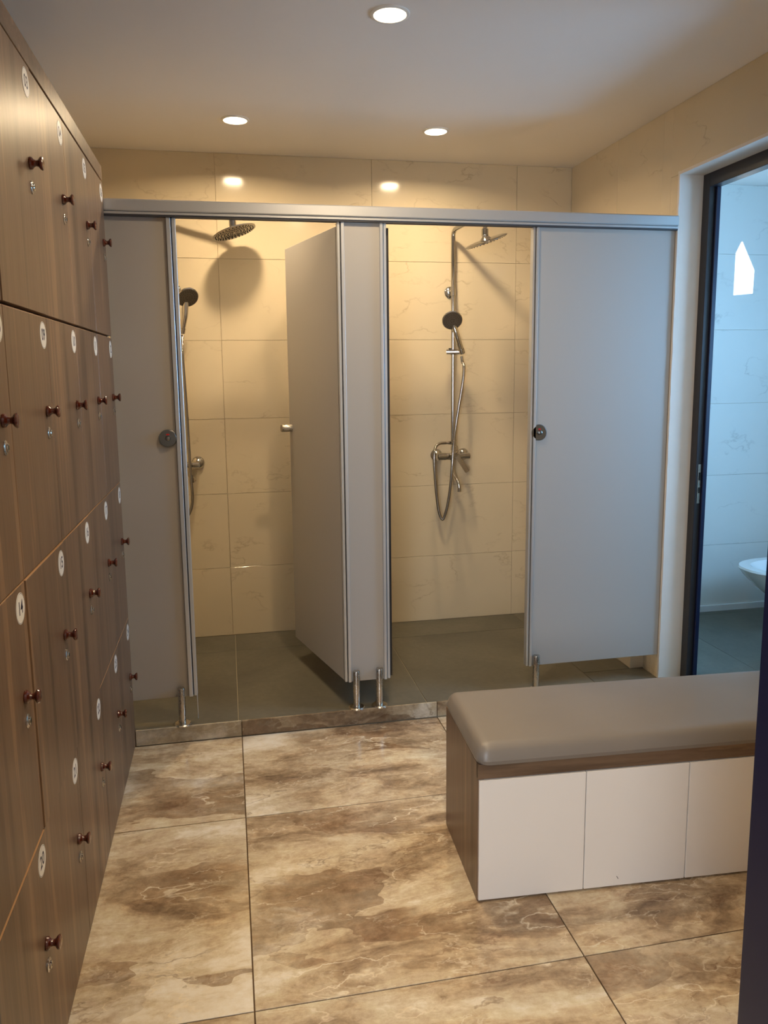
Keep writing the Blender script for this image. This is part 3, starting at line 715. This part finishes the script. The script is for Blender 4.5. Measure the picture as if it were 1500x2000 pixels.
hose2 = [(1.219, 3.925, 1.520), (1.222, 3.92, 1.490), (1.226, 3.905, 1.469), (1.219, 3.90, 1.39), (1.199, 3.90, 1.27), (1.180, 3.90, 1.149), (1.164, 3.885, 1.054), (1.155, 3.875, 0.959), (1.147, 3.875, 0.863), (1.136, 3.88, 0.767), (1.122, 3.885, 0.698), (1.105, 3.89, 0.660), (1.088, 3.895, 0.700), (1.077, 3.90, 0.783), (1.067, 3.90, 0.894), (1.064, 3.905, 0.995), (1.074, 3.915, 1.045), (1.100, 3.925, 1.064), (1.136, 3.928, 1.066)]
t2 = shower_set(1.183, 0.0, (1.257, 3.66, 2.062), math.radians(21), math.radians(7), 0.105, (1.148, 3.86, 1.700), (1.213, 3.905, 1.548), hose2,
                'chrome shower column in the right stall, fully visible with its hose looped low', (-0.12, -0.82, -0.52), 2.166, 0.024)
rx1 = -0.232
hose1 = [(-0.200, 3.925, 1.630), (-0.203, 3.91, 1.60), (-0.203, 3.89, 1.544), (-0.200, 3.885, 1.446), (-0.197, 3.88, 1.347), (-0.194, 3.88, 1.197), (-0.192, 3.87, 1.071), (-0.189, 3.87, 0.943), (-0.186, 3.87, 0.853), (-0.190, 3.88, 0.802), (-0.202, 3.88, 0.763), (-0.221, 3.885, 0.736), (-0.250, 3.89, 0.728), (-0.285, 3.895, 0.76), (-0.320, 3.90, 0.84), (-0.338, 3.905, 0.93), (-0.345, 3.91, 1.00), (-0.338, 3.92, 1.06), (-0.310, 3.928, 1.082), (-0.279, 3.928, 1.078)]
t1 = shower_set(rx1, 0.0, (0.066, 3.87, 2.113), math.radians(17), math.radians(-5), 0.107, (-0.164, 3.87, 1.806), (-0.198, 3.915, 1.655), hose1,
                'chrome shower column in the left stall, mostly hidden behind the grey panel', (0.30, -0.72, -0.60))

# ================================================================ BENCH
th = math.radians(-2.95)
bench = thing('storage_bench', (0.621, 1.834, 0), 'long storage bench with taupe padded top, walnut body and white doors', 'bench', rz=th)
LB, DB = 1.213, 0.375
cb = MB(); cb.box(0.0, 0.018, 0.004, DB, 0.0, 0.400, ch=0.001); cb.box(LB - 0.018, LB, 0.004, DB, 0.0, 0.400, ch=0.001)
cb.box(0.018, LB - 0.018, DB - 0.012, DB, 0.004, 0.400); cb.box(0.018, LB - 0.018, 0.02, DB - 0.012, 0.004, 0.020)
cb.box(0.018, LB - 0.018, 0.004, DB - 0.012, 0.382, 0.400)
for k in (1, 2, 3): cb.box(LB * k / 4 - 0.008, LB * k / 4 + 0.008, 0.020, DB - 0.012, 0.02, 0.382)
cb.build('body', M['walnut'], bench)
B(0.0, LB, 0.000, 0.020, 0.3595, 0.4005, ch=0.001).build('top_rail', M['walnut_h'], bench)
for k in range(4):
    x0 = 0.001 + (LB - 0.002) * k / 4 + 0.0012; x1 = 0.001 + (LB - 0.002) * (k + 1) / 4 - 0.0012
    B(x0, x1, -0.004, 0.0145, 0.0065, 0.3570, ch=0.0012).build('door', M['white_door'], bench)
# small scuff on the second door
sc = MB(); sc.v += [(0.400, -0.0043, 0.036), (0.402, -0.0043, 0.0355), (0.407, -0.0043, 0.0275), (0.4055, -0.0043, 0.0268)]; sc.v += [(x, -0.0038, z) for x, y, z in sc.v[:4]]
sc.face((0, 1, 2, 3)); sc.face((7, 6, 5, 4))
for i in range(4): sc.face((i, i + 4, (i + 1) % 4 + 4, (i + 1) % 4))
sc.build('scuff_mark', M['rubber'], bench)
# cushion: rounded slab, edges rolled over
cu = MB(); nu, nv = 72, 28; x0, x1, y0, y1 = -0.004, LB + 0.004, -0.010, DB + 0.006; zb_, zt_ = 0.4012, 0.4530; R_ = 0.034
grid = {}
def prm(k, n, a, b):
    t = k / n
    # cluster samples near the ends for the rounded edge
    e = 0.5 - 0.5 * math.cos(math.pi * t); return a + (b - a) * (0.55 * e + 0.45 * t)
for i in range(nu + 1):
    for j in range(nv + 1):
        x = prm(i, nu, x0, x1); y = prm(j, nv, y0, y1)
        dx = min(x - x0, x1 - x); dy = min(y - y0, y1 - y)
        # rounded in plan at the corners
        d = dx if dx < dy else dy
        if dx < R_ and dy < R_: d = R_ - math.hypot(R_ - dx, R_ - dy)
        d = max(d, 0.0)
        t = min(d / R_, 1.0); z = zb_ + 0.012 + (zt_ - zb_ - 0.012) * math.sqrt(max(0, 1 - (1 - t) ** 2))
        crown = 0.004 * math.sin(math.pi * (x - x0) / (x1 - x0)) ** 0.5 * math.sin(math.pi * (y - y0) / (y1 - y0)) if 0 < (y - y0) / (y1 - y0) < 1 and 0 < (x - x0) / (x1 - x0) < 1 else 0
        px, py = x, y
        if dx < R_ and dy < R_ and math.hypot(R_ - dx, R_ - dy) > R_:
            s_ = R_ / math.hypot(R_ - dx, R_ - dy); ndx, ndy = R_ - (R_ - dx) * s_, R_ - (R_ - dy) * s_
            px = x0 + ndx if x - x0 < x1 - x else x1 - ndx; py = y0 + ndy if y - y0 < y1 - y else y1 - ndy
        grid[i, j] = len(cu.v); cu.v.append((px, py, z + crown))
for i in range(nu):
    for j in range(nv): cu.face((grid[i, j], grid[i + 1, j], grid[i + 1, j + 1], grid[i, j + 1]), True)
loop = [(i, 0) for i in range(nu)] + [(nu, j) for j in range(nv)] + [(i, nv) for i in range(nu, 0, -1)] + [(0, j) for j in range(nv, 0, -1)]
top = [grid[k] for k in loop]; low = []
for k in loop:
    x, y, z = cu.v[grid[k]]; cxm, cym = (x0 + x1) / 2, (y0 + y1) / 2
    low.append(len(cu.v)); cu.v.append((x + (0.004 if x < cxm else -0.004), y + (0.004 if y < cym else -0.004), zb_))
for a in range(len(loop)):
    b = (a + 1) % len(loop); cu.face((top[a], low[a], low[b], top[b]), True)
cu.face(low)
cu.build('cushion', M['leather'], bench)
